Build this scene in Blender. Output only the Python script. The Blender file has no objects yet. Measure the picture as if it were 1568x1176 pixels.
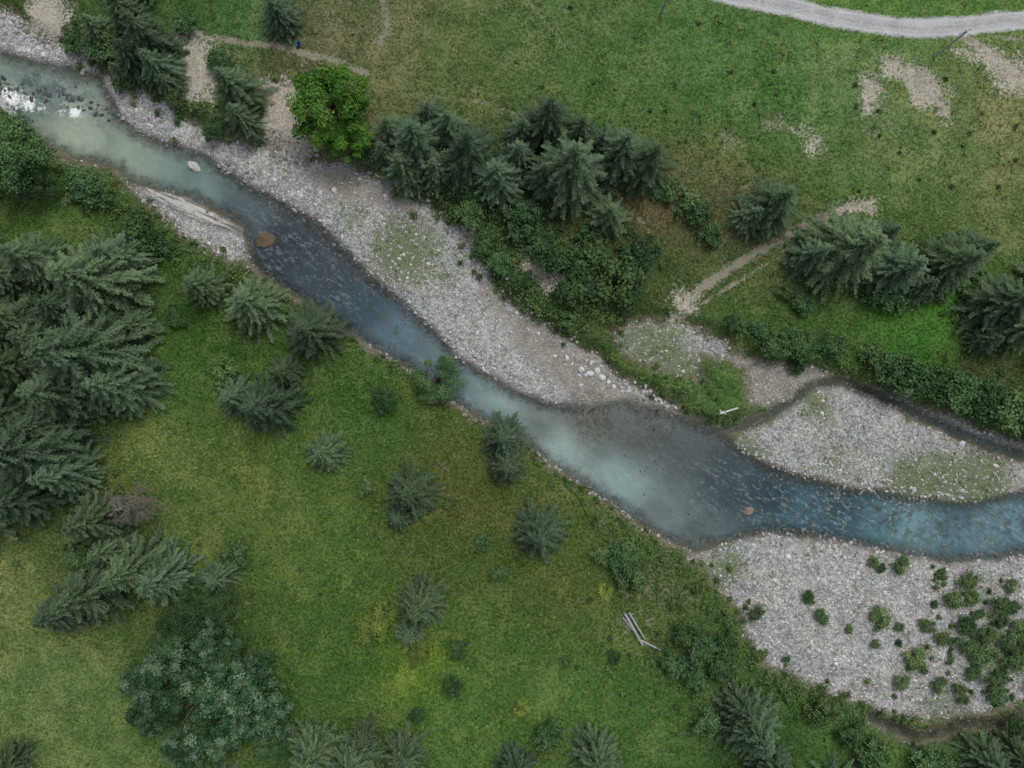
import bpy, math, numpy as np
from mathutils import Vector
S=0.08; CX,CY=784.0,588.0; H=84.0
def w(x,y): return ((x-CX)*S,(CY-y)*S)
R0=np.random.RandomState
# ---------------- noise ----------------
TAB=R0(5).rand(8,256,256)
def vn(x,y,seed):
    t=TAB[seed%8]; xi=np.floor(x); yi=np.floor(y); fx=x-xi; fy=y-yi
    xi=xi.astype(int)+seed*17; yi=yi.astype(int)+seed*31
    fx=fx*fx*(3-2*fx); fy=fy*fy*(3-2*fy)
    a=t[xi&255,yi&255]; b=t[(xi+1)&255,yi&255]; c=t[xi&255,(yi+1)&255]; d=t[(xi+1)&255,(yi+1)&255]
    return (a*(1-fx)+b*fx)*(1-fy)+(c*(1-fx)+d*fx)*fy
def fbm(x,y,sc,seed,o=3):
    v=0;a=.5;n=0
    for i in range(o):
        v=v+a*vn(x*sc,y*sc,seed+i); n+=a; a*=.5; sc*=2.1
    return v/n
def ss(x,a,b):
    t=np.clip((x-a)/(b-a),0,1); return t*t*(3-2*t)
def sdpoly(px,py,P):
    d=np.full(px.shape,1e12); ins=np.zeros(px.shape,bool); n=len(P)
    for i in range(n):
        x0,y0=P[i]; x1,y1=P[(i+1)%n]; ex,ey=x1-x0,y1-y0
        t=np.clip(((px-x0)*ex+(py-y0)*ey)/(ex*ex+ey*ey+1e-9),0,1)
        d=np.minimum(d,(px-x0-t*ex)**2+(py-y0-t*ey)**2)
        if y0!=y1:
            c=((y0<=py)&(py<y1))|((y1<=py)&(py<y0))
            ins^= c&(px<x0+(py-y0)/(y1-y0)*ex)
    return np.where(ins,1,-1)*np.sqrt(d)*S
def dline(px,py,P):
    d=np.full(px.shape,1e12)
    for i in range(len(P)-1):
        x0,y0=P[i]; x1,y1=P[i+1]; ex,ey=x1-x0,y1-y0
        t=np.clip(((px-x0)*ex+(py-y0)*ey)/(ex*ex+ey*ey+1e-9),0,1)
        d=np.minimum(d,(px-x0-t*ex)**2+(py-y0-t*ey)**2)
    return np.sqrt(d)*S
def blobs(px,py,B):
    r=np.zeros(px.shape)
    for x,y,rr,s in B: r=np.maximum(r,s*np.exp(-((px-x)**2+(py-y)**2)/rr**2))
    return r
# ---------------- site plan (survey units, 0.08 m) ----------------
N_BANK=[(-700,-170),(-200,25),(-60,62),(0,78),(40,90),(90,103),(150,118),(168,150),(180,180),(205,202),(260,218),(310,237),(345,262),(385,285),(430,308),(480,335),(512,368),(545,402),(590,440),(630,477),(670,513),(700,545),(740,572),(790,600),(850,622),(900,622),(950,612),(1000,620),(1060,645),(1110,662),(1130,688),(1180,712),(1230,730),(1290,747),(1370,758),(1440,768),(1500,767),(1568,752),(1700,720),(2400,560)]
S_BANK=[(2400,700),(1700,815),(1568,848),(1520,858),(1450,860),(1400,852),(1350,842),(1300,830),(1230,820),(1180,815),(1110,832),(1060,843),(1010,822),(960,787),(910,752),(860,722),(820,690),(780,657),(730,637),(690,612),(640,572),(600,548),(560,527),(520,502),(490,477),(450,452),(405,428),(382,402),(380,380),(370,348),(345,328),(300,308),(250,291),(205,278),(180,259),(130,245),(80,225),(45,205),(28,178),(0,150),(-60,130),(-200,95),(-700,-80)]
RIVER=N_BANK+S_BANK
CREEK=[(1112,660),(1140,650),(1175,640),(1210,618),(1250,588),(1290,584),(1340,604),(1400,630),(1460,660),(1520,684),(1568,698),(1700,740),(2000,800)]
DITCH=[(1335,1098),(1370,1112),(1405,1130),(1440,1122),(1465,1110),(1520,1110),(1568,1098),(1800,1060)]
G_N=[(150,118),(210,128),(250,150),(275,185),(330,212),(400,226),(450,242),(530,258),(590,283),(640,303),(690,338),(718,365),(735,398),(760,440),(800,480),(850,508),(900,545),(940,580),(1000,602),(1035,628),(1060,660),(900,660),(740,600),(600,470),(480,360),(330,270),(180,200)]
G_NW=[(-500,-140),(-60,20),(0,12),(30,30),(55,60),(95,75),(135,92),(152,122),(90,110),(0,90),(-100,60)]
G_M=[(945,505),(965,488),(1000,493),(1040,500),(1075,515),(1112,528),(1112,542),(1075,535),(1066,556),(1070,580),(1040,574),(1000,555),(960,538)]
G_E=[(1125,680),(1150,655),(1205,628),(1235,605),(1262,592),(1290,590),(1335,608),(1375,634),(1430,655),(1490,685),(1540,702),(1568,712),(1700,745),(1700,760),(1568,750),(1500,765),(1440,766),(1370,755),(1290,745),(1230,728),(1180,712)]
G_EN=[(1340,600),(1400,618),(1460,642),(1520,668),(1568,682),(1700,722),(1700,738),(1568,696),(1515,683),(1455,658),(1395,630)]
G_S=[(1055,850),(1110,828),(1180,812),(1230,818),(1350,838),(1450,856),(1568,846),(1700,820),(1900,900),(1800,1030),(1640,1055),(1568,1072),(1500,1083),(1430,1095),(1380,1093),(1300,1068),(1230,1042),(1180,1012),(1150,975),(1136,930),(1105,888)]
SLAB=[(196,278),(240,287),(290,305),(340,327),(374,352),(370,362),(330,350),(285,332),(240,308),(210,292)]
G_SL=[(196,278),(300,305),(374,352),(380,398),(352,396),(318,378),(282,352),(240,318)]
GRAV=[G_N,G_NW,G_M,G_E,G_EN,G_S,G_SL]
MUD=[[(470,258),(530,262),(590,285),(640,310),(620,322),(560,312),(510,300),(480,285)],
     [(760,470),(800,482),(860,515),(910,555),(950,590),(1000,612),(1040,640),(1000,668),(930,650),(880,620),(840,580),(800,540),(775,505)],
     [(1118,545),(1180,555),(1240,560),(1276,575),(1250,588),(1215,612),(1180,620),(1150,612),(1148,588),(1140,565)],
     [(720,400),(745,430),(790,480),(770,490),(735,450)]]
DIRT=[[(278,70),(325,66),(346,108),(330,125),(334,166),(290,162),(280,120)],
      [(408,134),(462,130),(470,170),(474,218),(452,246),(418,238),(404,182)],
      [(50,-10),(80,-20),(106,10),(108,52),(85,76),(54,50)],
      [(1343,98),(1400,106),(1450,138),(1446,172),(1402,164),(1374,140),(1350,126)],
      [(1490,76),(1530,88),(1610,120),(1590,140),(1530,136),(1500,112),(1455,84)],
      [(1222,213),(1248,210),(1256,232),(1240,238),(1224,228)],
      [(798,396),(835,408),(874,436),(874,452),(840,440),(804,416)],
      [(680,340),(735,360),(738,376),(700,362)],
      [(1308,134),(1330,128),(1338,150),(1322,180),(1314,160)],
      [(1036,452),(1064,448),(1060,480),(1036,496)],
      [(1270,330),(1325,308),(1328,322),(1280,340)]]
ROAD=[(700,-120),(900,-60),(1060,-14),(1120,0),(1200,15),(1260,30),(1330,43),(1400,50),(1470,46),(1530,38),(1640,32),(2000,60)]
TRACKS=[([(1045,488),(1050,460),(1100,425),(1170,380),(1230,345),(1325,313)],.8,.85),([(1060,475),(1115,442),(1180,400),(1240,352)],.4,.6),([(290,58),(350,64),(440,78),(500,95),(560,118)],.6,.8),
 ([(1500,62),(1600,70)],.7,.5),([(1450,50),(1500,80),(1530,110)],1.0,.8),([(1035,258),(1070,275),(1130,290),(1200,270)],.35,.45),([(590,0),(595,40),(580,80)],.8,.55),
 ([(800,0),(835,40),(860,75)],.4,.5),([(640,150),(720,160),(800,180),(850,175)],.3,.5),([(950,320),(990,350),(1000,380)],.45,.5),([(255,660),(300,700),(330,780)],.4,.3),
 ([(1170,190),(1200,195),(1225,215)],.6,.5),([(1100,215),(1130,225)],.8,.5),([(60,180),(90,240),(200,300),(330,400)],.3,.3),([(950,905),(990,940),(1000,975)],.7,.45),([(1010,900),(1060,960)],.5,.3),
 ([(0,880),(80,960),(130,1080)],.4,.3),([(560,640),(640,700),(690,740)],.4,.25),([(250,620),(330,600),(440,700),(520,760)],.35,.28),([(700,1050),(760,990),(900,960)],.35,.25),([(980,160),(1100,200),(1180,190)],.4,.3)]
WORN=[(1370,170,80,.4),(1340,210,50,.36),(1190,195,45,.36),(1240,225,45,.4),(1120,225,30,.4),(1500,180,90,.28),(1540,110,60,.4),(1450,250,80,.26),(600,50,60,.32),(500,50,70,.28),(560,120,60,.26),(690,60,60,.22),(620,20,30,.34),(1010,320,60,.26),(960,360,50,.22),(1060,360,40,.28),(990,900,60,.3),(960,950,40,.42),(1030,910,60,.34),(1080,60,50,.25),(310,120,50,.6),(440,180,50,.6),(395,205,40,.5),(350,90,40,.4),(480,100,50,.34),(740,800,50,.24),(930,800,40,.34),(50,880,90,.2),(400,510,40,.25),(1180,430,80,.22),(1480,540,70,.25),(850,130,80,.18),(90,1000,100,.18),(80,30,50,.5),(420,640,40,.14),(690,760,60,.24),(1010,870,50,.34),(270,690,60,.2),(780,920,60,.2),(500,840,50,.18),(1230,150,60,.2),(1420,300,60,.24)]
def lin(c): 
    c=np.array(c,float)/255; return np.where(c<.04045,c/12.92,((c+.055)/1.055)**2.4)
GA=[(380,20,72,106,60),(500,60,94,96,66),(600,60,104,106,72),(700,100,88,104,60),(850,60,84,106,60),(950,130,74,101,52),(1100,100,76,108,56),(1200,150,76,108,56),(1300,120,94,116,70),(1450,220,95,113,66),(1550,200,114,118,76),(1350,260,88,108,60),(1500,320,90,104,60),(1420,480,60,112,34),(1380,500,64,106,38),(1250,470,70,94,46),(1000,400,64,80,42),(1100,330,84,86,56),(1000,340,86,80,54),(700,330,50,68,36),(850,480,60,80,42),(1150,520,68,90,44),(1300,10,86,118,52),(1500,-20,83,114,52),(1500,560,64,76,42),(1080,600,78,102,55),(60,340,80,104,50),(300,560,64,92,38),(250,680,92,110,52),(560,640,60,88,38),(400,760,86,104,46),(500,850,76,99,42),(700,850,66,84,38),(700,760,82,88,44),(860,900,78,92,42),(760,980,72,95,42),(880,1080,76,104,46),(700,1080,76,104,46),(550,1000,64,92,38),(100,1050,94,113,60),(30,900,108,118,64),(150,1140,88,108,55),(1000,880,70,88,46),(1060,1000,68,88,46),(1000,1100,70,98,46),(1250,1100,66,94,46),(640,1020,90,114,38),(300,830,84,102,48),(120,640,42,62,32),(130,480,40,60,30),(320,20,60,86,42),(180,160,56,76,40),(470,110,84,84,54),(1200,400,74,88,50),(330,480,52,78,34),(60,520,36,56,30),(60,720,38,58,32),(150,850,52,72,38),(320,1000,50,72,38),(780,300,46,64,36),(1400,420,52,72,38),(560,1150,56,80,40),(1150,1130,54,78,40)]
WA=[(-100,60,128,144,130,1),(0,95,122,140,126,1),(60,150,104,120,112,1),(100,190,146,158,140,1),(200,220,126,140,125,1),(300,275,104,124,118,1),(370,320,78,92,94,.9),(430,385,38,50,58,.8),(500,430,52,66,74,.8),(560,475,50,70,80,.85),(600,512,80,102,112,.97),(690,570,98,116,120,.97),(760,622,118,138,136,1),(850,690,132,151,146,1),(950,742,120,140,137,1),(1020,800,102,116,115,.88),(830,640,104,116,112,.82),(900,640,106,110,102,.35),(980,660,98,104,98,.5),(1050,690,82,92,92,.6),(1120,740,58,72,76,.78),(1180,755,34,58,68,.85),(1240,780,54,88,98,.9),(1300,775,44,76,86,.95),(1350,805,72,108,116,1),(1400,815,100,130,134,1),(1460,800,72,100,108,1),(1520,810,90,120,126,1),(1600,790,72,104,114,1),(1060,820,90,104,104,.65),(1250,600,60,66,62,.8),(1450,1115,40,40,34,.9)]
def rbf(px,py,A,soft=900):
    A=np.array(A,float); cols=lin(A[:,2:5]); ex=A[:,5:] ; W=0; C=np.zeros(px.shape+(3,)); E=np.zeros(px.shape)
    for i in range(len(A)):
        q=1/((px-A[i,0])**2+(py-A[i,1])**2+soft)**1.6
        W=W+q; C+=q[...,None]*cols[i]
        if ex.shape[1]: E+=q*ex[i,0]
    return C/W[...,None],E/W
def gtint(px,py):
    c,_=rbf(px,py,GA,1600); l=c.mean(-1,keepdims=True); c=l+(c-l)*.92
    return c*np.array([1.10,1.12,1.10])
VEG=[(620,385,75,.75),(540,330,45,.5),(680,420,45,.45),(420,260,30,.35),(240,165,30,.3),(1010,540,60,.85),(975,515,30,.7),(1060,570,40,.85),(1150,690,40,.6),(1280,700,90,.42),(1250,620,40,.65),(1400,735,60,.8),(1500,735,60,.9),(1450,728,50,.85),(1110,870,50,.65),(1250,830,50,.35),(1500,900,60,.45),(1450,1080,80,.5),(1530,1000,70,.7),(1180,640,25,.5),(1380,690,40,.4),(1150,960,40,.35),(880,520,30,.4),(1350,850,50,.4),(40,40,40,.2),(1240,1040,60,.35),(760,450,30,.5),(500,300,40,.3)]
BARS=[(1238,916,14),(1258,945,13),(1160,938,16),(1350,944,16),(1382,868,18),(1338,860,12),(1462,918,18),(1480,893,20),(1490,915,16),(1528,925,22),(1535,945,18),(1482,958,18),(1420,960,12),(1442,978,14),(1402,1005,20),(1478,985,20),(1505,1002,22),(1380,1042,14),(1440,1050,16),(1470,1062,18),(1520,1042,24),(1552,1012,24),(1560,965,20),(1550,898,14),(1300,962,9),(1340,985,9),(1430,925,8),(1376,985,8),(1205,1010,8),(1445,880,10),(1510,970,16),(1378,960,9),(1600,980,30),(1600,1040,30),(1540,985,16),(1530,1065,20),(1490,1030,14),(1550,930,14),(1500,940,12),(1455,1010,10),(1415,1025,8),(1350,870,8)]
VEG+=[(x,y,r*1.3,.6) for x,y,r in BARS]
def fields(X,Y):
    px=X/S+CX; py=CY-Y/S
    a=(fbm(X,Y,.28,1)-.5)*17; b=(fbm(X,Y,.28,4)-.5)*17
    a2=(fbm(X,Y,1.3,2,2)-.5)*9; b2=(fbm(X,Y,1.3,6,2)-.5)*9
    qx=px+a+a2; qy=py+b+b2
    f={}
    creek=np.maximum(.42-dline(px+a*.4,py+b*.4,CREEK),.5-dline(px+a*.4,py+b*.4,DITCH))
    water=np.maximum(sdpoly(px+a*.45+a2*.5,py+b*.45+b2*.5,RIVER),creek)
    g=np.full(px.shape,-1e3)
    for P in GRAV: g=np.maximum(g,sdpoly(qx,qy,P))
    m=np.full(px.shape,-1e3)
    for P in MUD: m=np.maximum(m,sdpoly(qx,qy,P))
    d=np.full(px.shape,-1e3)
    for P in DIRT: d=np.maximum(d,sdpoly(qx+a,qy+b,P))
    road=1.25-dline(px+a*.15,py+b*.15,ROAD)
    path=blobs(px,py,WORN)
    for P,wd,s in TRACKS:
        path=np.maximum(path,s*np.exp(-(dline(px+a*.5+a2*.4,py+b*.5+b2*.4,P)/wd)**2))
    veg=blobs(px,py,VEG)
    slab=sdpoly(px+a*.3,py+b*.3,SLAB)
    corr=np.maximum(np.maximum(g,water),m)
    z=-.1+1.05*ss(-corr,0,2.2)+.25*ss(g,0,4)*(1-ss(water,-2,0))
    z=z-.85*ss(water,-.9,1.5)
    z=z+(fbm(X,Y,.07,3)-.5)*.9*ss(-corr,1,8)+(fbm(X,Y,.7,5)-.5)*.28+(fbm(X,Y,2.2,1,2)-.5)*.15
    z=z-.12*ss(d,-.3,.6)-.12*path
    ri=ss(-road,0,1.5); z=z*ri+(1-ri)*.95
    z=z+ss(slab,-.1,.4)*.25
    far=np.sqrt(X**2+Y**2); z=z+ss(far,160,700)*40*fbm(X,Y,.006,2)
    f.update(water=water,grav=g,mud=m,dirt=d,road=road,path=path,veg=veg,corr=corr,slab=slab,z=z,px=px,py=py)
    return f
# ---------------- mesh helpers ----------------
def mesh(name,V,F,mats,mi=None,attrs=None,cols=None,smooth=False):
    V=np.ascontiguousarray(V,dtype=np.float32); F=np.ascontiguousarray(F,dtype=np.int32)
    me=bpy.data.meshes.new(name); k=F.shape[1]; M=len(F)
    me.vertices.add(len(V)); me.vertices.foreach_set('co',V.ravel())
    me.loops.add(M*k); me.loops.foreach_set('vertex_index',F.ravel())
    me.polygons.add(M); me.polygons.foreach_set('loop_start',np.arange(0,M*k,k,dtype=np.int32))
    try: me.polygons.foreach_set('loop_total',np.full(M,k,dtype=np.int32))
    except Exception: pass
    for m in mats: me.materials.append(m)
    if mi is not None: me.polygons.foreach_set('material_index',np.asarray(mi,dtype=np.int32))
    me.polygons.foreach_set('use_smooth',np.full(M,smooth,dtype=bool))
    me.update(calc_edges=True)
    for n,a in (attrs or {}).items():
        at=me.attributes.new(n,'FLOAT','POINT'); at.data.foreach_set('value',np.ascontiguousarray(a,dtype=np.float32).ravel())
    for n,a in (cols or {}).items():
        at=me.attributes.new(n,'FLOAT_COLOR','POINT'); c=np.ones((len(V),4),np.float32); c[:,:3]=a; at.data.foreach_set('color',c.ravel())
    me.validate(); return me
def obj(name,me,loc=(0,0,0),rz=0,sc=(1,1,1),parent=None,rot=None):
    o=bpy.data.objects.new(name,me); bpy.context.scene.collection.objects.link(o)
    o.location=loc; o.rotation_euler=rot if rot else (0,0,rz); o.scale=sc
    if parent: o.parent=parent
    return o
def tube(p0,p1,r0,r1,n=6):
    p0=np.array(p0,float);p1=np.array(p1,float); d=p1-p0; d/=np.linalg.norm(d)+1e-9
    u=np.cross(d,[0,0,1] if abs(d[2])<.9 else [1,0,0]); u/=np.linalg.norm(u); v=np.cross(d,u)
    a=np.arange(n)*2*np.pi/n; ring=np.cos(a)[:,None]*u+np.sin(a)[:,None]*v
    V=np.vstack([p0+ring*r0,p1+ring*r1]); i=np.arange(n); j=(i+1)%n
    return V,np.stack([i,j,j+n,i+n],1)
def join(parts):
    Vs=[];Fs=[];o=0
    for V,F in parts: Vs.append(V);Fs.append(F+o);o+=len(V)
    return np.vstack(Vs),np.vstack(Fs)
def kites(P,D,N,L,W):
    L=np.asarray(L)[:,None];W=np.asarray(W)[:,None]
    V=np.stack([P,P+D*L*.5+N*W*.5,P+D*L,P+D*L*.5-N*W*.5],1).reshape(-1,3)
    return V,np.arange(len(V)).reshape(-1,4)
def nrm(v): return v/(np.linalg.norm(v,axis=-1,keepdims=True)+1e-9)
# ---------------- node helper ----------------
class G:
    def __init__(s,name):
        s.m=bpy.data.materials.new(name); s.m.use_nodes=True; s.t=s.m.node_tree; s.t.nodes.clear()
        s.out=s.t.nodes.new('ShaderNodeOutputMaterial'); s.tc=s.t.nodes.new('ShaderNodeTexCoord').outputs['Object']
    def put(s,sock,v):
        if isinstance(v,bpy.types.NodeSocket): s.t.links.new(v,sock)
        elif v is not None:
            if isinstance(v,(tuple,list)) and len(v)==3 and sock.type=='RGBA': v=(*v,1)
            sock.default_value=v
    def attr(s,n,col=False):
        a=s.t.nodes.new('ShaderNodeAttribute'); a.attribute_name=n; return a.outputs['Color' if col else 'Fac']
    def ma(s,op,a,b=0.,c=None):
        n=s.t.nodes.new('ShaderNodeMath'); n.operation=op; s.put(n.inputs[0],a); s.put(n.inputs[1],b)
        if c is not None: s.put(n.inputs[2],c)
        return n.outputs[0]
    def mr(s,v,a,b,c=0.,d=1.):
        n=s.t.nodes.new('ShaderNodeMapRange'); n.interpolation_type='SMOOTHSTEP'
        for i,x in enumerate((v,a,b,c,d)): s.put(n.inputs[i],x)
        return n.outputs[0]
    def mix(s,f,a,b,bt='MIX'):
        n=s.t.nodes.new('ShaderNodeMix'); n.data_type='RGBA'; n.blend_type=bt
        s.put(n.inputs[0],f); s.put(n.inputs[6],a); s.put(n.inputs[7],b); return n.outputs[2]
    def noise(s,sc,det=4.,ro=.55,dist=0.,vec=None):
        n=s.t.nodes.new('ShaderNodeTexNoise'); s.put(n.inputs['Vector'],vec or s.tc)
        n.inputs['Scale'].default_value=sc; n.inputs['Detail'].default_value=det; n.inputs['Roughness'].default_value=ro; n.inputs['Distortion'].default_value=dist
        return n.outputs['Fac']
    def vor(s,sc,feat='F1',out='Color',vec=None,rnd=1.):
        n=s.t.nodes.new('ShaderNodeTexVoronoi'); n.feature=feat; s.put(n.inputs['Vector'],vec or s.tc); n.inputs['Scale'].default_value=sc; n.inputs['Randomness'].default_value=rnd
        return n.outputs[out]
    def scale(s,sx,sy,sz,rz=0):
        r=s.t.nodes.new('ShaderNodeMapping'); s.put(r.inputs[0],s.tc); r.inputs['Rotation'].default_value=(0,0,rz)
        n=s.t.nodes.new('ShaderNodeMapping'); s.put(n.inputs[0],r.outputs[0]); n.inputs['Scale'].default_value=(sx,sy,sz); return n.outputs[0]
    def grey(s,v):
        n=s.t.nodes.new('ShaderNodeCombineColor'); [s.put(n.inputs[i],v) for i in range(3)]; return n.outputs[0]
    def bump(s,h,st,d=.1):
        n=s.t.nodes.new('ShaderNodeBump'); s.put(n.inputs['Height'],h); n.inputs['Strength'].default_value=st; n.inputs['Distance'].default_value=d; return n.outputs[0]
    def bsdf(s,col,rough=.8,spec=.2,nor=None):
        b=s.t.nodes.new('ShaderNodeBsdfPrincipled'); s.put(b.inputs['Base Color'],col); s.put(b.inputs['Roughness'],rough); s.put(b.inputs['Specular IOR Level'],spec)
        if nor: s.put(b.inputs['Normal'],nor)
        return b.outputs[0]
    def diff(s,col,nor=None):
        b=s.t.nodes.new('ShaderNodeBsdfDiffuse'); s.put(b.inputs['Color'],col)
        if nor: s.put(b.inputs['Normal'],nor)
        return b.outputs[0]
    def fin(s,sh): s.t.links.new(sh,s.out.inputs[0]); return s.m
def simple(name,c1,c2,sc=4.,rough=.85,bump=.3):
    g=G(name); n=g.noise(sc,3.,.65); return g.fin(g.bsdf(g.mix(g.mr(n,.3,.7),c1,c2),rough,.2))
# ground
g=G('ground_cover')
n2=g.noise(.5,4.,.68); n3=g.noise(3.2,3.,.78); n4=g.noise(13.,2.,.7); n5=g.noise(.2,4.,.75)
tint=g.attr('tint',True)
gr=g.mix(g.mr(n2,.40,.60,0,.85),tint,g.mix(1.,tint,(.62,.76,.64),'MULTIPLY'))
gr=g.mix(g.mr(n5,.48,.64,0,.75),gr,g.mix(1.,tint,(1.5,1.28,1.3),'MULTIPLY'))
gr=g.mix(1.,gr,g.grey(g.mr(n3,.28,.72,.48,1.55)),'MULTIPLY')
gr=g.mix(1.,gr,g.grey(g.mr(n4,.3,.7,.66,1.36)),'MULTIPLY')
gr=g.mix(g.ma('MULTIPLY',g.mr(n3,.54,.68),g.mr(n5,.42,.6,.05,.5)),gr,(.155,.14,.075))
streak=g.noise(.7,3.,.78,1.2,vec=g.scale(1,4,1,.5))
gr=g.mix(g.mr(streak,.54,.7,0,.4),gr,(.16,.165,.08))
vc=g.vor(3.3); vc2=g.vor(9.)
sep=g.t.nodes.new('ShaderNodeSeparateColor'); g.put(sep.inputs[0],vc); sep2=g.t.nodes.new('ShaderNodeSeparateColor'); g.put(sep2.inputs[0],vc2)
gv=g.ma('MULTIPLY',g.mr(sep.outputs[0],0,1,.68,1.12),g.mr(sep2.outputs[1],0,1,.62,1.2))
gv=g.ma('MULTIPLY',gv,g.mr(n2,.3,.7,.72,1.14))
grv=g.mix(1.,g.mix(g.mr(n5,.4,.6),(.46,.445,.41),(.425,.44,.43)),g.grey(gv),'MULTIPLY')
wat=g.attr('water'); grv=g.mix(g.mr(g.ma('ADD',wat,g.ma('MULTIPLY',n2,1.6)),-.2,1.0),grv,(.14,.13,.115))
veg=g.attr('veg')
vm=g.mr(g.ma('ADD',g.ma('MULTIPLY',veg,.42),g.ma('ADD',g.ma('MULTIPLY',n3,.45),g.ma('MULTIPLY',n2,.4))),.54,.7)
grv=g.mix(g.ma('MULTIPLY',vm,.85),grv,g.mix(n4,(.07,.11,.04),(.18,.215,.105)))
lay=g.noise(1.1,4.,.6,.5,vec=g.scale(.2,2.6,1,.4))
grv=g.mix(g.mr(g.attr('slab'),.05,.35),grv,g.mix(g.mr(lay,.40,.54),(.17,.16,.14),(.50,.485,.45)))
mudc=g.mix(g.mr(n2,.3,.7),(.20,.185,.155),(.31,.29,.25)); mudc=g.mix(g.mr(sep2.outputs[0],.7,.95,0,.6),mudc,(.42,.41,.385))
mudc=g.mix(1.,mudc,g.grey(g.mr(n3,.3,.7,.75,1.2)),'MULTIPLY')
jit=g.ma('SUBTRACT',g.ma('ADD',g.ma('MULTIPLY',n2,.5),g.ma('MULTIPLY',n3,.5)),.5)
def soft(a,amp,lo,hi): return g.mr(g.ma('ADD',g.attr(a),g.ma('MULTIPLY',jit,amp)),lo,hi)
c=gr
soil=g.mix(n4,(.10,.08,.055),(.24,.21,.17))
bank=g.ma('MULTIPLY',soft('corr',5.,-1.2,-.2),.75); c=g.mix(bank,c,soil)
pa=g.attr('path'); pm=g.mr(g.ma('ADD',pa,g.ma('MULTIPLY',jit,2.6)),.3,.75)
c=g.mix(g.ma('MULTIPLY',pm,g.mr(pa,.05,.4,0,.85)),c,g.mix(g.mr(n4,.3,.7),(.20,.175,.12),(.36,.33,.27)))
dm=soft('dirt',10.,-.9,.9); c=g.mix(g.ma('MULTIPLY',dm,.93),c,g.mix(g.mr(n3,.3,.7),(.30,.26,.20),(.50,.465,.40)))
c=g.mix(soft('grav',4.5,-.35,.4),c,grv)
c=g.mix(soft('mud',5.,-.7,.9),c,mudc)
rm=soft('road',1.8,-.15,.3)
rc=g.mix(g.mr(n2,.3,.7),(.38,.385,.385),(.48,.48,.475)); rc=g.mix(1.,rc,g.grey(g.mr(n4,.3,.7,.8,1.15)),'MULTIPLY')
rut=g.ma('ABSOLUTE',g.ma('SUBTRACT',g.attr('road'),.45)); rc=g.mix(g.mr(rut,.3,.0,0,.45),rc,(.56,.56,.56))
rc=g.mix(g.ma('MULTIPLY',g.mr(g.attr('road'),.95,1.25),g.mr(n3,.42,.6,0,.6)),rc,(.18,.21,.13))
c=g.mix(rm,c,rc)
c=g.mix(g.mr(wat,.0,.8),c,g.mix(g.mr(sep.outputs[1],.3,1.),(.08,.075,.06),(.28,.26,.22)))
GROUND=g.fin(g.diff(c,g.bump(n3,.9,.28)))
# water
g=G('river_water')
tint=g.attr('tint',True); dep=g.attr('depth'); op=g.attr('opac')
sv=g.scale(1.,2.,1.,.62); st=g.noise(.16,5.,.6,.6,vec=sv); st2=g.noise(1.6,3.,.7,.4,vec=sv); nn=g.noise(.9,4.,.78)
c=g.mix(1.,tint,g.grey(g.mr(st,.33,.67,.82,1.12)),'MULTIPLY'); c=g.mix(1.,c,g.grey(g.mr(st2,.3,.7,.92,1.07)),'MULTIPLY')
rz=g.attr('riffle')
c=g.mix(g.ma('MULTIPLY',g.mr(nn,.46,.56),g.ma('MULTIPLY',rz,.8)),c,(.025,.038,.042))
c=g.mix(g.ma('MULTIPLY',g.mr(g.noise(1.1,4.,.82,.4,vec=sv),.53,.62),g.ma('MULTIPLY',rz,.55)),c,(.28,.37,.37))
fo=g.mr(g.ma('ADD',g.attr('foam'),g.ma('MULTIPLY',g.ma('SUBTRACT',g.noise(2.5,4.,.8),.5),1.8)),.45,.85); c=g.mix(fo,c,(.75,.78,.76))
al=g.mr(g.ma('ADD',dep,g.ma('MULTIPLY',g.ma('SUBTRACT',nn,.5),2.6)),-.4,1.8)
al=g.ma('MULTIPLY',al,g.mr(g.ma('ADD',op,g.ma('MULTIPLY',g.ma('SUBTRACT',nn,.5),.8)),-.1,.95,0,.98)); al=g.ma('MAXIMUM',al,fo)
b=g.bsdf(c,.3,.35,g.bump(st2,.25,.08))
tr=g.t.nodes.new('ShaderNodeBsdfTransparent'); tr.inputs[0].default_value=(.84,.88,.86,1)
mx=g.t.nodes.new('ShaderNodeMixShader'); g.put(mx.inputs[0],al); g.t.links.new(tr.outputs[0],mx.inputs[1]); g.t.links.new(b,mx.inputs[2])
WATER=g.fin(mx.outputs[0])
def foliage(name,dark,light,hue=.25):
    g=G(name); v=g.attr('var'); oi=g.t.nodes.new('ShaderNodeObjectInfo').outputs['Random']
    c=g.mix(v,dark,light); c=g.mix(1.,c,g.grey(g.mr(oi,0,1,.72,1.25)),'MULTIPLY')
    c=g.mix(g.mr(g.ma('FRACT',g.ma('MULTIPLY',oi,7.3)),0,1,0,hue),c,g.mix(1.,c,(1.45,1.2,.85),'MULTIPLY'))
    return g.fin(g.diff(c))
SPR=foliage('spruce_needles',(.022,.046,.024),(.12,.18,.105),.35)
LFB=foliage('leaves_bright',(.03,.085,.015),(.12,.26,.045))
LFD=foliage('leaves_dark',(.02,.052,.022),(.09,.16,.065))
LFM=foliage('leaves_mid',(.035,.075,.028),(.13,.20,.08))
LFW=foliage('leaves_willow',(.016,.05,.02),(.17,.25,.15),.1)
LFY=foliage('leaves_yellow',(.07,.125,.025),(.19,.24,.06))
BARK=simple('bark',(.05,.04,.03),(.13,.105,.08),6.)
DEAD=simple('dead_wood',(.10,.085,.07),(.22,.20,.17),5.)
def tintmat(name):
    g=G(name); return g.fin(g.diff(g.attr('tint',True)))
STONE=tintmat('stone'); BLADE=tintmat('grass_blades')
CONC=simple('concrete',(.30,.30,.29),(.46,.46,.45),3.); WOOD=simple('weathered_wood',(.20,.20,.20),(.38,.38,.39),8.)
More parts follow.
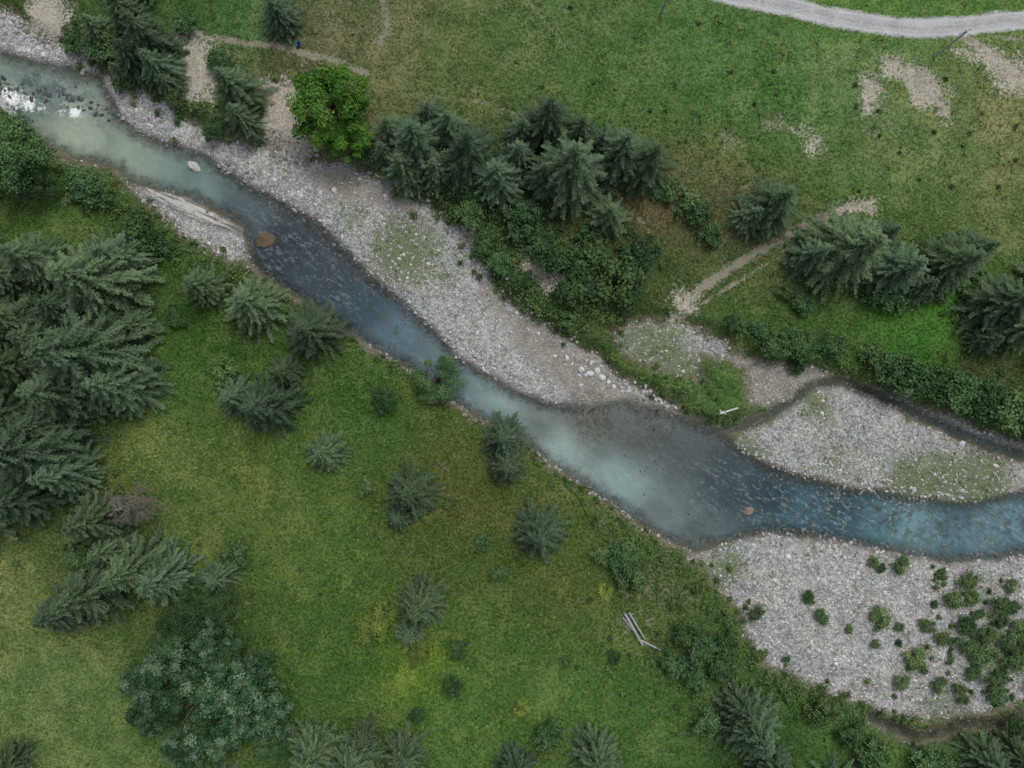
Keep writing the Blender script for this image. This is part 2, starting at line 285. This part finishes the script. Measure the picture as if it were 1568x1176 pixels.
# ---------------- ground sheet ----------------
def axis(e,st):
    a=np.arange(-e,e+1e-6,st); o=[];v=e;s=st
    while v<1500: s*=1.35; v+=s; o.append(v)
    o=np.array(o); return np.concatenate([-o[::-1],a,o])
xs=axis(68,.25); ys=axis(52,.25); X,Y=np.meshgrid(xs,ys); f=fields(X,Y)
nx,ny=len(xs),len(ys)
idx=np.arange(nx*ny).reshape(ny,nx); F=np.stack([idx[:-1,:-1],idx[:-1,1:],idx[1:,1:],idx[1:,:-1]],-1).reshape(-1,4)
tint=gtint(f['px'],f['py'])
V=np.stack([X,Y,f['z']],-1).reshape(-1,3)
at={k:np.clip(f[k],-20,20).ravel() for k in ('water','grav','mud','dirt','road','path','veg','corr','slab')}
obj('ground',mesh('ground',V,F,[GROUND],attrs=at,cols={'tint':tint.reshape(-1,3)},smooth=True))
def hz(x,y): 
    return float(fields(np.array([x]),np.array([y]))['z'][0])
ZW=-.3
keep=(f['water']>-1.2).ravel(); Fk=F[keep[F].all(1)]; u,inv=np.unique(Fk,return_inverse=True); Fw=inv.reshape(-1,4)
Vw=V[u].copy(); Vw[:,2]=ZW
pxw=f['px'].ravel()[u]; pyw=f['py'].ravel()[u]; wc,wo=rbf(pxw,pyw,WA,300)
foam=blobs(pxw,pyw,[(15,152,24,.9),(40,158,18,.85),(62,164,14,.6),(112,171,12,.95),(92,172,12,.6),(60,185,30,.35),(1340,800,18,.3),(5,140,12,.8)])
rif=blobs(pxw,pyw,[(1180,760,70,.8),(1270,780,75,1),(1370,795,65,.9),(1450,800,60,.8),(1550,800,80,.8),(430,380,80,.7),(520,440,60,.6),(100,140,40,.9),(50,125,30,.8),(150,160,25,.8),(1100,740,70,.7),(1020,700,60,.4),(620,520,40,.3)])
obj('river',mesh('river',Vw,Fw,[WATER],attrs={'depth':f['water'].ravel()[u],'opac':wo,'foam':foam,'riffle':rif},cols={'tint':wc},smooth=True))
# ---------------- stones ----------------
def ico(sub=0):
    import bmesh
    bm=bmesh.new(); bmesh.ops.create_icosphere(bm,subdivisions=sub+1,radius=1); V=np.array([v.co[:] for v in bm.verts]); F=np.array([[v.index for v in q.verts] for q in bm.faces]); bm.free(); return V,F
OCT=(np.array([[1,0,0],[-1,0,0],[0,1,0],[0,-1,0],[0,0,1],[0,0,-1]],float),np.array([[0,2,4],[2,1,4],[1,3,4],[3,0,4],[2,0,5],[1,2,5],[3,1,5],[0,3,5]]))
def stones(name,P,R,C,base,rng,flat=.6):
    V,F=base; n=len(P); k=len(V)
    a=rng.rand(n)*6.28; ca,sa=np.cos(a),np.sin(a)
    s=np.stack([R*rng.uniform(.8,1.3,n),R*rng.uniform(.6,1.,n),R*rng.uniform(.4,.8,n)*flat/.6],1)
    U=V[None]*rng.uniform(.75,1.2,(n,k,1))*s[:,None]
    W=np.stack([U[...,0]*ca[:,None]-U[...,1]*sa[:,None],U[...,0]*sa[:,None]+U[...,1]*ca[:,None],U[...,2]],-1)+P[:,None]
    FF=(F[None]+(np.arange(n)*k)[:,None,None]).reshape(-1,3)
    return obj(name,mesh(name,W.reshape(-1,3),FF,[STONE],cols={'tint':np.repeat(C,k,0)}))
rng=R0(11)
n=120000; x=rng.uniform(-66,66,n); y=rng.uniform(-50,50,n); q=fields(x,y)
dens=np.where((q['grav']>-.3)&(q['water']<.2),1.,0)*(1-.6*(q['mud']>0))*(1-(q['slab']>0))*(.5+fbm(x,y,.4,2))*(1-.5*q['veg'])
dens=np.maximum(dens,.25*((q['corr']>-.6)&(q['water']<.5)))
k=(rng.rand(n)<dens); x,y=x[k],y[k]; z=q['z'][k]; wt=q['water'][k]
R=np.clip(np.exp(rng.normal(-2.35,.45,len(x))),.05,.42)
b=rng.uniform(.26,.62,len(x)); b=np.where(wt>-.4,b*.55,b); C=b[:,None]*np.stack([1+0*b,.995+0*b,.96+rng.uniform(-.05,.05,len(b))],1)
stones('gravel_stones',np.stack([x,y,z+R*.15],1),R,C,OCT,rng)
L=[]
def along(P,n,r0,r1,sp,dark=1.):
    P=np.array(P,float); seg=np.linalg.norm(np.diff(P,axis=0),axis=1); c=np.concatenate([[0],np.cumsum(seg)])
    t=rng.rand(n)*c[-1]; X=np.interp(t,c,P[:,0])+rng.normal(0,sp,n); Y=np.interp(t,c,P[:,1])+rng.normal(0,sp,n)
    for a,b in zip(X,Y): L.append((a,b,rng.uniform(r0,r1)*rng.uniform(.6,1),dark*rng.uniform(.7,1.2)))
along([(950,590),(1000,605),(1035,628)],45,.12,.34,5)
along([(640,555),(690,610),(730,640),(775,655)],60,.12,.35,5,.6)
along([(560,525),(600,548),(640,570)],45,.12,.35,5,.6)
along([(820,690),(910,752),(1010,822),(1060,842)],130,.1,.26,4,.8)
along([(215,300),(300,365),(360,405),(420,432)],40,.1,.25,6,.6)
along([(1110,832),(1230,820),(1400,850),(1568,850)],200,.1,.32,8,.9)
along([(1130,688),(1290,745),(1500,765)],130,.1,.28,6,.9)
along([(400,290),(500,350),(560,410),(650,490),(720,560)],160,.1,.3,12,.8)
along([(320,235),(400,280)],60,.1,.35,12,.7)
along([(560,270),(640,300),(700,350)],60,.1,.3,12,.9)
along([(700,345),(735,365),(760,430),(850,505),(900,545)],90,.1,.3,9,.9)
along([(430,200),(440,235),(480,250)],45,.12,.4,12,.55)
along([(295,120),(310,170)],18,.12,.35,9,.7)
along([(0,30),(60,60),(140,105)],60,.1,.4,10,.8)
along([(150,125),(190,190),(260,215)],50,.1,.28,9,.8)
along([(970,640),(1060,680),(1120,720)],70,.08,.22,25,.3)
along([(1200,620),(1260,590),(1340,604),(1568,696)],110,.08,.22,6,.8)
along([(1120,840),(1250,860),(1400,900),(1500,960)],70,.15,.4,45,.9)
along([(890,560),(925,575)],14,.15,.35,10,1.2)
for a,b,r in [(890,566,.5),(903,572,.38),(915,567,.35),(922,578,.4),(868,548,.3),(932,585,.3),(850,545,.25),(728,352,.35),(590,300,.3),(512,292,.3),(905,556,.28),(940,592,.33)]: L.append((a,b,r,1.25))
A=np.array(L); bx=(A[:,0]-CX)*S; by=(CY-A[:,1])*S; q=fields(bx,by); c=.42*A[:,3]*np.where(q['water']>.1,.45,1)
C=c[:,None]*np.array([1,.995,.97]); stones('boulders',np.stack([bx,by,np.maximum(q['z'],ZW-.1)+A[:,2]*.15],1),A[:,2],C,ico(1),rng)
L=[]
along([(385,300),(450,350),(530,410)],150,.07,.26,22,.4); along([(420,370),(470,400),(560,470)],80,.08,.24,16,.3)
along([(540,430),(620,500),(700,560)],60,.07,.2,12,.4)
along([(1130,740),(1200,760),(1300,780),(1450,800)],190,.08,.28,26,.4); along([(1250,745),(1420,775)],90,.08,.25,10,.7); along([(1450,800),(1568,800)],50,.08,.22,26,.5)
along([(980,660),(1060,740),(1100,800)],110,.07,.2,35,.35)
A=np.array(L); bx=(A[:,0]-CX)*S; by=(CY-A[:,1])*S; c=.3*A[:,3]; C=c[:,None]*np.array([1,1,1.])
stones('river_stones',np.stack([bx,by,np.full(len(bx),ZW-.02)],1),A[:,2],C,ico(0),rng,.45)
def rock(name,cx,cy,r,col,sx=1.,rz=0.,z=ZW):
    V,F=ico(2); rr=R0(int(cx)); V=V*(1+.28*(vn(V[:,0:1]*1.6+9,V[:,1:2]*1.6+V[:,2:3]*1.3+9,3)-.5)*2)*np.array([r*sx,r*.75,r*.5])
    X,Y=w(cx,cy); me=mesh(name,V,F,[STONE],cols={'tint':np.array(col)*rr.uniform(.8,1.2,(len(V),1))}); obj(name,me,(X,Y,z),rz)
rock('river_boulder',295,253,.8,(.40,.39,.36),1.2,-.7); rock('river_boulder',407,371,.5,(.48,.46,.42)); rock('river_boulder',404,366,1.7,(.12,.09,.06),1.1,.2,ZW-.5)
rock('river_boulder',1147,783,.75,(.2,.16,.12),1.,.4,ZW-.1); rock('boulder',268,142,.45,(.5,.49,.47),1,0,.1)
L=[]
along([(-20,122),(40,135),(100,148),(172,172)],80,.18,.45,6,.35); along([(0,128),(60,142),(130,160),(170,180)],130,.1,.3,9,.35)
A=np.array(L); bx=(A[:,0]-CX)*S; by=(CY-A[:,1])*S; c=.22*A[:,3]; C=c[:,None]*np.array([1,1.05,1.1])
stones('rock_weir',np.stack([bx,by,np.full(len(bx),ZW-.05)],1),A[:,2],C,ico(0),rng,.4)
# ---------------- trees ----------------
def spruce(seed,R=4.4,h=12.,nt=22):
    r=R0(seed); parts=[];var=[];mi=[]
    Vt,Ft=tube((0,0,-.5),(0,0,h),.2,.02,7); parts.append((Vt,Ft)); var.append(np.full(len(Vt),.3)); mi.append(np.zeros(len(Ft)))
    lop=r.uniform(0,6.28)
    for i,t in enumerate(np.linspace(.06,.975,nt)):
        L0=R*(1-t)**.9+.12; nb=r.randint(10,14) if t<.6 else r.randint(7,10); a0=r.rand()*6.28
        for b_ in range(nb):
            a=a0+b_*6.283/nb+r.normal(0,.18); L=L0*r.uniform(.55,1.12)*(1+.1*np.cos(a-lop)); m=max(3,int(L/.24)); s=np.linspace(.15,1,m)
            z=t*h+L*(.10*s-r.uniform(.3,.6)*s**2+.15*s**4)+r.normal(0,.15); bend=r.normal(0,.16); P=np.stack([np.cos(a+bend*s)*L*s,np.sin(a+bend*s)*L*s,z],1); br=r.uniform(-.22,.22)
            sd=np.array([-np.sin(a),np.cos(a),0]); D=nrm(np.diff(P,axis=0)); l=np.linalg.norm(np.diff(P,axis=0),axis=1)
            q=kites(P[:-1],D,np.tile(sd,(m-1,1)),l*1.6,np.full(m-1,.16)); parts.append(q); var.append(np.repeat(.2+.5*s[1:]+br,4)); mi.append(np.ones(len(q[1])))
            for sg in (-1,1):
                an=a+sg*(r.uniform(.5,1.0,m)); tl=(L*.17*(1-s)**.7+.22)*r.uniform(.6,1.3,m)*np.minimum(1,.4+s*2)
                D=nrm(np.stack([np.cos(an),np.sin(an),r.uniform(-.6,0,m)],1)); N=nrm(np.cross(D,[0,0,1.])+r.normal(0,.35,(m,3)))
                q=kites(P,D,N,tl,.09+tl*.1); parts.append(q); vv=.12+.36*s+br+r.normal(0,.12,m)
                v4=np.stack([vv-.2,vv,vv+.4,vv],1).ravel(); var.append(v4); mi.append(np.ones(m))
                for fr in (.35,.7):
                    for s2 in (-1,1):
                        a2=an+s2*r.uniform(.5,.9,m); D2=nrm(np.stack([np.cos(a2),np.sin(a2),r.uniform(-.7,0,m)],1)); N2=nrm(np.cross(D2,[0,0,1.])+r.normal(0,.3,(m,3)))
                        q=kites(P+D*(tl*fr)[:,None],D2,N2,tl*.45*(1.2-fr)+.06,np.full(m,.075)); parts.append(q); var.append(v4); mi.append(np.ones(m))
    V,F=join(parts); return mesh('spruce_tree',V,F,[BARK,SPR],np.concatenate(mi),{'var':np.clip(np.concatenate(var),0,1)})
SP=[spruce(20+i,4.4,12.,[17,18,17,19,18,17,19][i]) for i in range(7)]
def leafcloud(r,Cn,Rd,cnt,size,fl=.8,cv=None,g=False):
    i=np.repeat(np.arange(len(Cn)),cnt); n=len(i); d=nrm(r.normal(0,1,(n,3))); d[:,2]=np.where(d[:,2]<-.3,-d[:,2],d[:,2])
    rad=Rd[i]*(np.abs(r.normal(0,.62,n)) if g else r.rand(n)**.35*(1+.15*r.normal(0,1,n))); P=Cn[i]+d*rad[:,None]*np.array([1,1,fl])
    N=nrm(d+r.normal(0,.6,(n,3))+np.array([0,0,.5])); T=nrm(np.cross(N,r.normal(0,1,(n,3)))); B=np.cross(N,T); sz=size*r.uniform(.6,1.3,n)
    V,F=kites(P,T,B,sz,sz*.65)
    cv=r.uniform(.05,.7,len(Cn)) if cv is None else cv
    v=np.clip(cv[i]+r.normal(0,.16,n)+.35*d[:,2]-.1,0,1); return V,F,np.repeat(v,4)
def broadleaf(name,seed,mat,R=4.,h=8.,nc=46,cnt=260,size=.24,g=False,rr=(.16,.32),tips=False):
    r=R0(seed); parts=[tube((0,0,-.4),(0,0,h*.45),.26,.16,7)]
    d=nrm(r.normal(0,1,(nc,3))); d[:,2]=np.abs(d[:,2])*1.1-.25; k=r.uniform(.45,.95,nc)[:,None]
    Cn=d*k*np.array([R,R,h*.42])+np.array([0,0,h*.52]); Rd=R*r.uniform(rr[0],rr[1],nc)
    for c in Cn[::2]: parts.append(tube((0,0,h*r.uniform(.2,.42)),c,.09,.02,5))
    V,F=join(parts); cv=None
    if tips: cv=np.where(r.rand(nc)<.2,r.uniform(.3,.65,nc),r.uniform(-.1,.25,nc))
    Vl,Fl,v=leafcloud(r,Cn,Rd,cnt,size,.8,cv,g)
    return mesh(name,np.vstack([V,Vl]),np.vstack([F,Fl+len(V)]),[BARK,mat],np.r_[np.zeros(len(F)),np.ones(len(Fl))],{'var':np.r_[np.full(len(V),.3),v]})
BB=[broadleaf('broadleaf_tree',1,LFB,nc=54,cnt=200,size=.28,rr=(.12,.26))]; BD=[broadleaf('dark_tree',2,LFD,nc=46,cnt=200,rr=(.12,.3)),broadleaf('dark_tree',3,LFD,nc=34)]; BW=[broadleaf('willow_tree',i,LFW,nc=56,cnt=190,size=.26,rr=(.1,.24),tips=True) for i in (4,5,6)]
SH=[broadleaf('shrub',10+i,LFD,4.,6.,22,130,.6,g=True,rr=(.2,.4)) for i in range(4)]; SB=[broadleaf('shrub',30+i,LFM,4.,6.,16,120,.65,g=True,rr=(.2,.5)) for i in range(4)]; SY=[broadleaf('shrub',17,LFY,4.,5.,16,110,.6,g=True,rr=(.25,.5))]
rt=R0(77)
def place(name,ms,x,y,rpx,h,base_h,base_r,k=.42,an=.07):
    f_=1-k*h/H; X,Y=w(x,y); X*=f_;Y*=f_; s=rpx*S/base_r*rt.uniform(.95,1.06)
    obj(name,ms[rt.randint(len(ms))],(X,Y,hz(X,Y)-.1),rt.rand()*6.28,(s*rt.uniform(1-an,1+an),s,h/base_h))
SPL=[(640,222,55),(618,258,42),(720,235,58),(690,198,40),(760,275,48),(840,188,56),(875,260,74),(832,272,42),(888,205,40),(950,235,54),(992,252,52),(930,332,38),(660,180,34),(795,240,36),(600,205,36),(700,270,36),(668,262,34),(800,205,34),(918,225,34),(590,235,28),
 (1182,314,50),(1148,332,34),(1300,386,70),(1240,392,40),(1370,414,52),(1345,362,36),(1450,405,56),(1485,385,40),(1535,462,60),(1560,500,52),(1505,520,30),(1400,440,36),(1265,400,34),
 (50,395,50),(150,430,78),(185,395,50),(28,490,50),(130,540,88),(185,590,62),(95,600,60),(30,560,52),(50,690,82),(100,725,50),(30,765,54),(312,440,42),(390,465,54),(480,508,52),(440,570,36),(410,622,58),(362,610,40),(500,690,38),(150,795,58),(140,905,60),(205,870,60),(250,885,52),(98,935,48),(340,882,34),(0,640,50),(60,520,44),(10,420,40),(210,500,30),(95,470,44),(75,650,50),(170,840,40),
 (630,752,46),(768,668,38),(775,712,36),(825,812,50),(642,925,44),(628,965,30),(612,790,24),(230,60,50),(200,25,40),(245,105,38),(362,140,46),(372,182,36),(205,88,36),(155,50,34),(430,28,36),(262,132,24),(185,110,24),(425,10,30),
 (480,1150,45),(540,1165,42),(620,1152,40),(915,1162,44),(1150,1112,56),(1135,1080,38),(790,1170,34),(1515,1168,40),(1180,1165,40),(1560,1160,40),(15,1170,36),(560,1120,24),
 (-60,500,70),(-70,640,70),(-60,380,60),(1640,430,70),(1640,520,60),(-50,800,60),(200,-60,60),(600,1230,60),(1150,1240,60),(1300,1230,60),(-120,560,70),(1700,480,70),(320,1240,60)]
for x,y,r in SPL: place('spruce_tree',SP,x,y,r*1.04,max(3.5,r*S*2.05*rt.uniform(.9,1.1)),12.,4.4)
place('broadleaf_tree',BB,512,168,68,8,8,4.,.5); place('broadleaf_tree',BB,540,218,34,5,8,4.,.5)
for x,y,r in [(22,240,60),(55,280,34),(0,290,36),(668,582,38)]: place('broadleaf_tree',BD,x,y,r,r*S*1.8,8,4.,.5)
for x,y,r in [(270,1030,52),(370,1062,64),(330,985,44),(245,1080,42),(335,1110,46),(415,1090,42),(290,1135,36),(225,1040,34),(395,1030,36)]: place('willow_tree',BW,x,y,r,r*S*1.4,8,4.,.5)
for x,y,r in [(300,935,40),(340,920,34),(275,960,30),(420,1130,30),(300,1075,50),(350,1010,38),(270,1000,38)]: place('broadleaf_tree',BD,x,y,r,r*S*1.4,8,4.,.5)
SHL=[(800,340,30),(850,400,32),(880,440,34),(905,400,34),(940,430,38),(980,390,34),(960,455,26),(830,370,24),(1045,300,26),(1070,330,24),(905,360,24),(765,405,20),(740,375,20),(720,330,24),(1085,360,20),
 (1345,560,30),(1385,575,36),(1425,588,32),(1460,602,34),(1500,612,36),(1540,628,36),(1568,640,34),(1330,545,22),(1200,525,24),(1230,535,22),(1180,530,20),(1225,465,18),(1120,495,16),(1600,650,34),(1270,530,20),(1160,505,16),
 (135,290,30),(160,300,22),(120,275,18),(225,358,32),(215,330,18),(250,372,20),(275,490,18),(350,565,26),(590,612,20),(605,505,10),(560,745,16),
 (950,850,28),(965,880,22),(920,850,18),(1050,970,24),(1070,990,28),(1030,1010,24),(1060,1035,20),(1110,985,24),(1100,1020,22),(765,875,14),(690,770,12),
 (400,160,16),(340,100,22),(170,70,26),(150,80,24),(120,60,22),(270,150,20),(330,200,20),(190,120,20),(290,40,18),(560,240,22),(600,270,20),(640,280,20),
 (695,1045,18),(700,990,16),(840,1120,30),(1250,1080,24),(1330,1150,30),(1420,1165,28),(1300,1120,22),(1560,1120,24),(1080,1100,26),(940,1000,12),(120,820,20),(130,850,22),(640,1090,14),(870,1010,10),(240,905,26),(360,850,24),(740,830,12),(430,1120,24),(800,430,18),(870,490,18),(730,300,22),(1200,445,16),(1005,295,14),(1360,450,30),(1330,440,20),(1220,560,14)]
for x,y,r in SHL: place('shrub',SH if rt.rand()<.75 else SB,x,y,r,max(.9,r*S*1.1),6,4.,.5,.2)
for x,y,r in [(590,940,20),(570,960,24),(650,975,14),(840,1140,22),(925,905,12),(560,950,16),(800,1080,14),(130,845,14),(700,975,12),(640,1000,16),(620,985,12)]: place('shrub',SY,x,y,r,max(.5,r*S*.6),5,4.,.5,.2)
for x,y,r in BARS: place('willow_shrub',SB if rt.rand()<.6 else SH,x,y,r*rt.uniform(.8,1.05),max(.7,r*S*.9),6,4.,.5,.35)
r=R0(9); pts=[]
def scatter(P,n,sp,r0,r1):
    P=np.array(P,float); seg=np.linalg.norm(np.diff(P,axis=0),axis=1); c=np.concatenate([[0],np.cumsum(seg)]); t=r.rand(n)*c[-1]
    for a,b in zip(np.interp(t,c,P[:,0])+r.normal(0,sp,n),np.interp(t,c,P[:,1])+r.normal(0,sp,n)): pts.append((a,b,r.uniform(r0,r1)))
scatter([(740,380),(800,440),(870,480),(950,470)],150,24,.25,1.); scatter([(600,290),(720,330),(850,370),(980,400)],110,22,.3,1.)
scatter([(1310,550),(1400,582),(1500,615),(1620,660)],150,13,.3,1.1); scatter([(1120,510),(1300,540)],60,12,.2,.7)
scatter([(100,265),(200,330),(340,430),(420,450)],90,14,.2,.7); scatter([(400,450),(520,515),(640,580)],40,8,.15,.5)
scatter([(800,665),(950,800),(1060,870),(1130,960)],130,14,.15,.5); scatter([(1120,960),(1180,1040),(1300,1090),(1400,1110)],110,16,.2,.8)
scatter([(130,60),(200,110),(300,170),(380,200),(420,150)],80,20,.25,.8); scatter([(950,960),(1080,1000),(1100,1100)],90,45,.15,.7)
scatter([(50,420),(120,560),(60,720),(200,860)],140,60,.3,.9); scatter([(1000,580),(1080,620),(1130,640)],50,14,.15,.45); scatter([(0,180),(60,260)],40,20,.3,.9)
scatter([(1400,1140),(1568,1150)],60,18,.3,.9); scatter([(250,900),(350,950),(400,1130)],60,30,.3,.8)
scatter([(1440,900),(1500,980),(1560,1040)],70,38,.12,.5)
scatter([(1250,400),(1500,440)],80,22,.2,.7); scatter([(400,850),(800,900)],70,130,.1,.3); scatter([(1350,420),(1560,540)],50,24,.3,.8); scatter([(800,60),(1500,250)],50,110,.08,.28)
A=np.array(pts); bx=(A[:,0]-CX)*S; by=(CY-A[:,1])*S; q=fields(bx,by); k=(q['water']<-.2)&(q['dirt']<-.2)&(q['road']<-.3)&(q['path']<.6); A=A[k]; bx=bx[k];by=by[k]
V,F,v=leafcloud(r,np.stack([bx,by,q['z'][k]+A[:,2]*.3],1),A[:,2]*1.15,80,.26,.7,None,True); obj('undergrowth',mesh('undergrowth',V,F,[foliage('leaves_undergrowth',(.028,.06,.022),(.11,.175,.065))],attrs={'var':v}))
n=40000; x=r.uniform(-66,66,n); y=r.uniform(-50,50,n); q=fields(x,y); k=(q['grav']>-.3)&(q['water']<-.5)&(r.rand(n)<q['veg']*1.1*(fbm(x,y,.9,3)>.45)+.012); x,y=x[k],y[k]
V,F,v=leafcloud(r,np.stack([x,y,q['z'][k]+.04],1),r.uniform(.1,.36,len(x)),12,.14,.6,None,True); obj('gravel_bar_weeds',mesh('gravel_bar_weeds',V,F,[foliage('leaves_weed',(.055,.095,.035),(.165,.22,.09))],attrs={'var':v}))
n=60000; x=r.uniform(-66,66,n); y=r.uniform(-50,50,n); q=fields(x,y)
k=(q['corr']<-.4)&(q['dirt']<-.4)&(q['road']<-.2)&(q['path']<.35)&(r.rand(n)<ss(fbm(x,y,.35,6),.3,.7)+.15)
x,y,z=x[k],y[k],q['z'][k]; tc=gtint(q['px'][k],q['py'][k]); m=len(x); nb=5
i=np.repeat(np.arange(m),nb); a=r.rand(m*nb)*6.28; el=r.uniform(.35,1.2,m*nb); ln=np.repeat(r.uniform(.12,.4,m)*(.6+fbm(x,y,.25,2)),nb)*r.uniform(.6,1.2,m*nb)
D=np.stack([np.cos(a)*np.cos(el),np.sin(a)*np.cos(el),np.sin(el)],1); Sd=np.stack([-np.sin(a),np.cos(a),0*a],1)*(ln*.16)[:,None]
P=np.stack([x,y,z-.02],1)[i]+r.normal(0,.06,(m*nb,3))*np.array([1,1,0])
V=np.stack([P-Sd,P+Sd,P+D*ln[:,None]],1).reshape(-1,3); F=np.arange(len(V)).reshape(-1,3)
mu=r.uniform(.6,1.95,m)[:,None]*np.stack([r.uniform(.9,1.25,m),np.ones(m),r.uniform(.9,1.2,m)],1)
obj('meadow_grass',mesh('meadow_grass',V,F,[BLADE],cols={'tint':np.repeat(np.repeat(tc*mu,nb,0),3,0)}))
# dead tree
r=R0(3); parts=[]
def limb(p,d,l,rad,dep):
    e=p+d*l; parts.append(tube(p,e,rad,rad*.6,5))
    if dep<=0: return
    for _ in range(4 if dep>1 else 3):
        nd=nrm(d+r.normal(0,.55,3)+np.array([0,0,-.05])); limb(p+d*l*r.uniform(.35,1),nd,l*r.uniform(.5,.8),rad*.55,dep-1)
parts.append(tube((0,0,-.3),(0,0,6),.2,.06,7))
for t in np.linspace(.2,1,24):
    a=r.rand()*6.28; limb(np.array([0,0,6*t]),nrm(np.array([np.cos(a),np.sin(a),.15])),1.5*(1.25-t),.055,3)
V,F=join(parts); X,Y=w(218,768); X*=.965;Y*=.965; obj('dead_tree',mesh('dead_tree',V,F,[DEAD]),(X,Y,hz(X,Y)),0,(1.35,1.35,1.3))
def logs(name,Ls,mat,rad=.12):
    parts=[]
    for (x0,y0,x1,y1,rr) in Ls:
        a=w(x0,y0);b=w(x1,y1); p0=(a[0],a[1],hz(*a)+rr); p1=(b[0],b[1],hz(*b)+rr+.1); parts.append(tube(p0,p1,rr,rr*.8,8))
        parts.append(tube(p1,np.array(p1)+(np.array(p1)-np.array(p0))*.01,rr*.8,.001,8)); parts.append(tube(p0,np.array(p0)-(np.array(p1)-np.array(p0))*.01,rr,.001,8))
    V,F=join(parts); obj(name,mesh(name,V,F,[mat]))
logs('fallen_logs',[(955,936,981,982,.17),(961,934,985,974,.12),(974,974,1008,990,.15),(952,942,968,962,.1)],WOOD)
logs('driftwood_log',[(1095,634,1126,624,.14),(1098,628,1112,636,.08)],simple('pale_wood',(.4,.38,.35),(.6,.58,.55)))
logs('fallen_branch',[(672,708,690,722,.07),(676,722,686,712,.05)],DEAD); logs('fallen_trunk',[(1310,600,1345,606,.09)],DEAD)
def pole(x,y,h):
    X,Y=w(x,y); z=hz(X,Y); e=bpy.data.objects.new('utility_pole',None); bpy.context.scene.collection.objects.link(e); e.location=(X,Y,z)
    V,F=join([tube((0,0,-.4),(0,0,h),.15,.1,10),tube((0,0,h),(0,0,h+.02),.1,.001,10)]); obj('post',mesh('post',V,F,[WOOD]),parent=e)
    V,F=join([tube((-.75,.12,h-.4),(.75,.12,h-.4),.06,.06,4)]); obj('crossarm',mesh('crossarm',V,F,[WOOD]),parent=e,rz=.4)
    V,F=join([tube((t,.12,h-.34),(t,.12,h-.12),.05,.03,6) for t in (-.65,0,.65)]); obj('insulators',mesh('insulators',V,F,[CONC]),parent=e,rz=.4)
pole(1424,92,6.); pole(1010,26,5.5)
def block(name,x,y,sx,sy,sz,rz,z):
    import bmesh
    bm=bmesh.new(); bmesh.ops.create_cube(bm,size=1); bmesh.ops.scale(bm,vec=(sx,sy,sz),verts=bm.verts); bmesh.ops.bevel(bm,geom=list(bm.edges),offset=.08,segments=2,affect='EDGES')
    bmesh.ops.subdivide_edges(bm,edges=[e for e in bm.edges if e.calc_length()>.5],cuts=3,use_grid_fill=True)
    rr=R0(4)
    for v in bm.verts: v.co+=Vector(rr.normal(0,.025,3))
    me=bpy.data.meshes.new(name); bm.to_mesh(me); bm.free(); me.materials.append(CONC); X,Y=w(x,y); obj(name,me,(X,Y,z),rz)
block('concrete_slab',6,160,2.4,1.0,.6,-.75,0.); block('concrete_slab',20,174,1.2,.8,.5,-.9,0.05)
block('bank_wall',42,205,.45,2.2,.9,.35,.1); block('bank_wall',54,232,.9,.5,.6,.2,.1)
X,Y=w(462,75); V,F=join([tube((0,0,0),(0,0,.5),.2,.27,12),tube((0,0,.5),(0,0,.48),.27,.24,12),tube((0,0,.48),(0,0,.05),.24,.17,12),tube((0,0,.05),(0,0,.051),.17,.001,12)]); obj('blue_barrel',mesh('blue_barrel',V,F,[simple('blue_plastic',(.03,.1,.3),(.05,.14,.4),2.,.4)]),(X,Y,hz(X,Y)))
# ---------------- light ----------------
sc=bpy.context.scene
wd=bpy.data.worlds.new('World'); sc.world=wd; wd.use_nodes=True; nt=wd.node_tree; bg=nt.nodes['Background']
sk=nt.nodes.new('ShaderNodeTexSky'); sk.sky_type='NISHITA'; sk.sun_disc=False; el=math.radians(58); phi=math.radians(150)
sk.sun_elevation=el; sk.sun_rotation=math.pi-phi; sk.dust_density=3.
hs=nt.nodes.new('ShaderNodeHueSaturation'); hs.inputs['Saturation'].default_value=.4; nt.links.new(sk.outputs[0],hs.inputs['Color'])
nt.links.new(hs.outputs[0],bg.inputs[0]); bg.inputs[1].default_value=.15
sl=bpy.data.lights.new('sun','SUN'); sl.energy=1.35; sl.angle=math.radians(26); sl.color=(1,.985,.95); so=bpy.data.objects.new('sun',sl); sc.collection.objects.link(so); so.rotation_euler=(math.pi/2-el,0,phi); so.location=(0,0,50)
cd=bpy.data.cameras.new('camera'); co=bpy.data.objects.new('camera',cd); sc.collection.objects.link(co); co.location=(0,0,H); cd.sensor_width=36; cd.lens=36*H/(1568*S); cd.clip_end=4000; sc.camera=co
sc.view_settings.view_transform='Standard'; sc.view_settings.look='None'; sc.view_settings.exposure=0
print('faces',sum(len(m.polygons) for m in bpy.data.meshes))
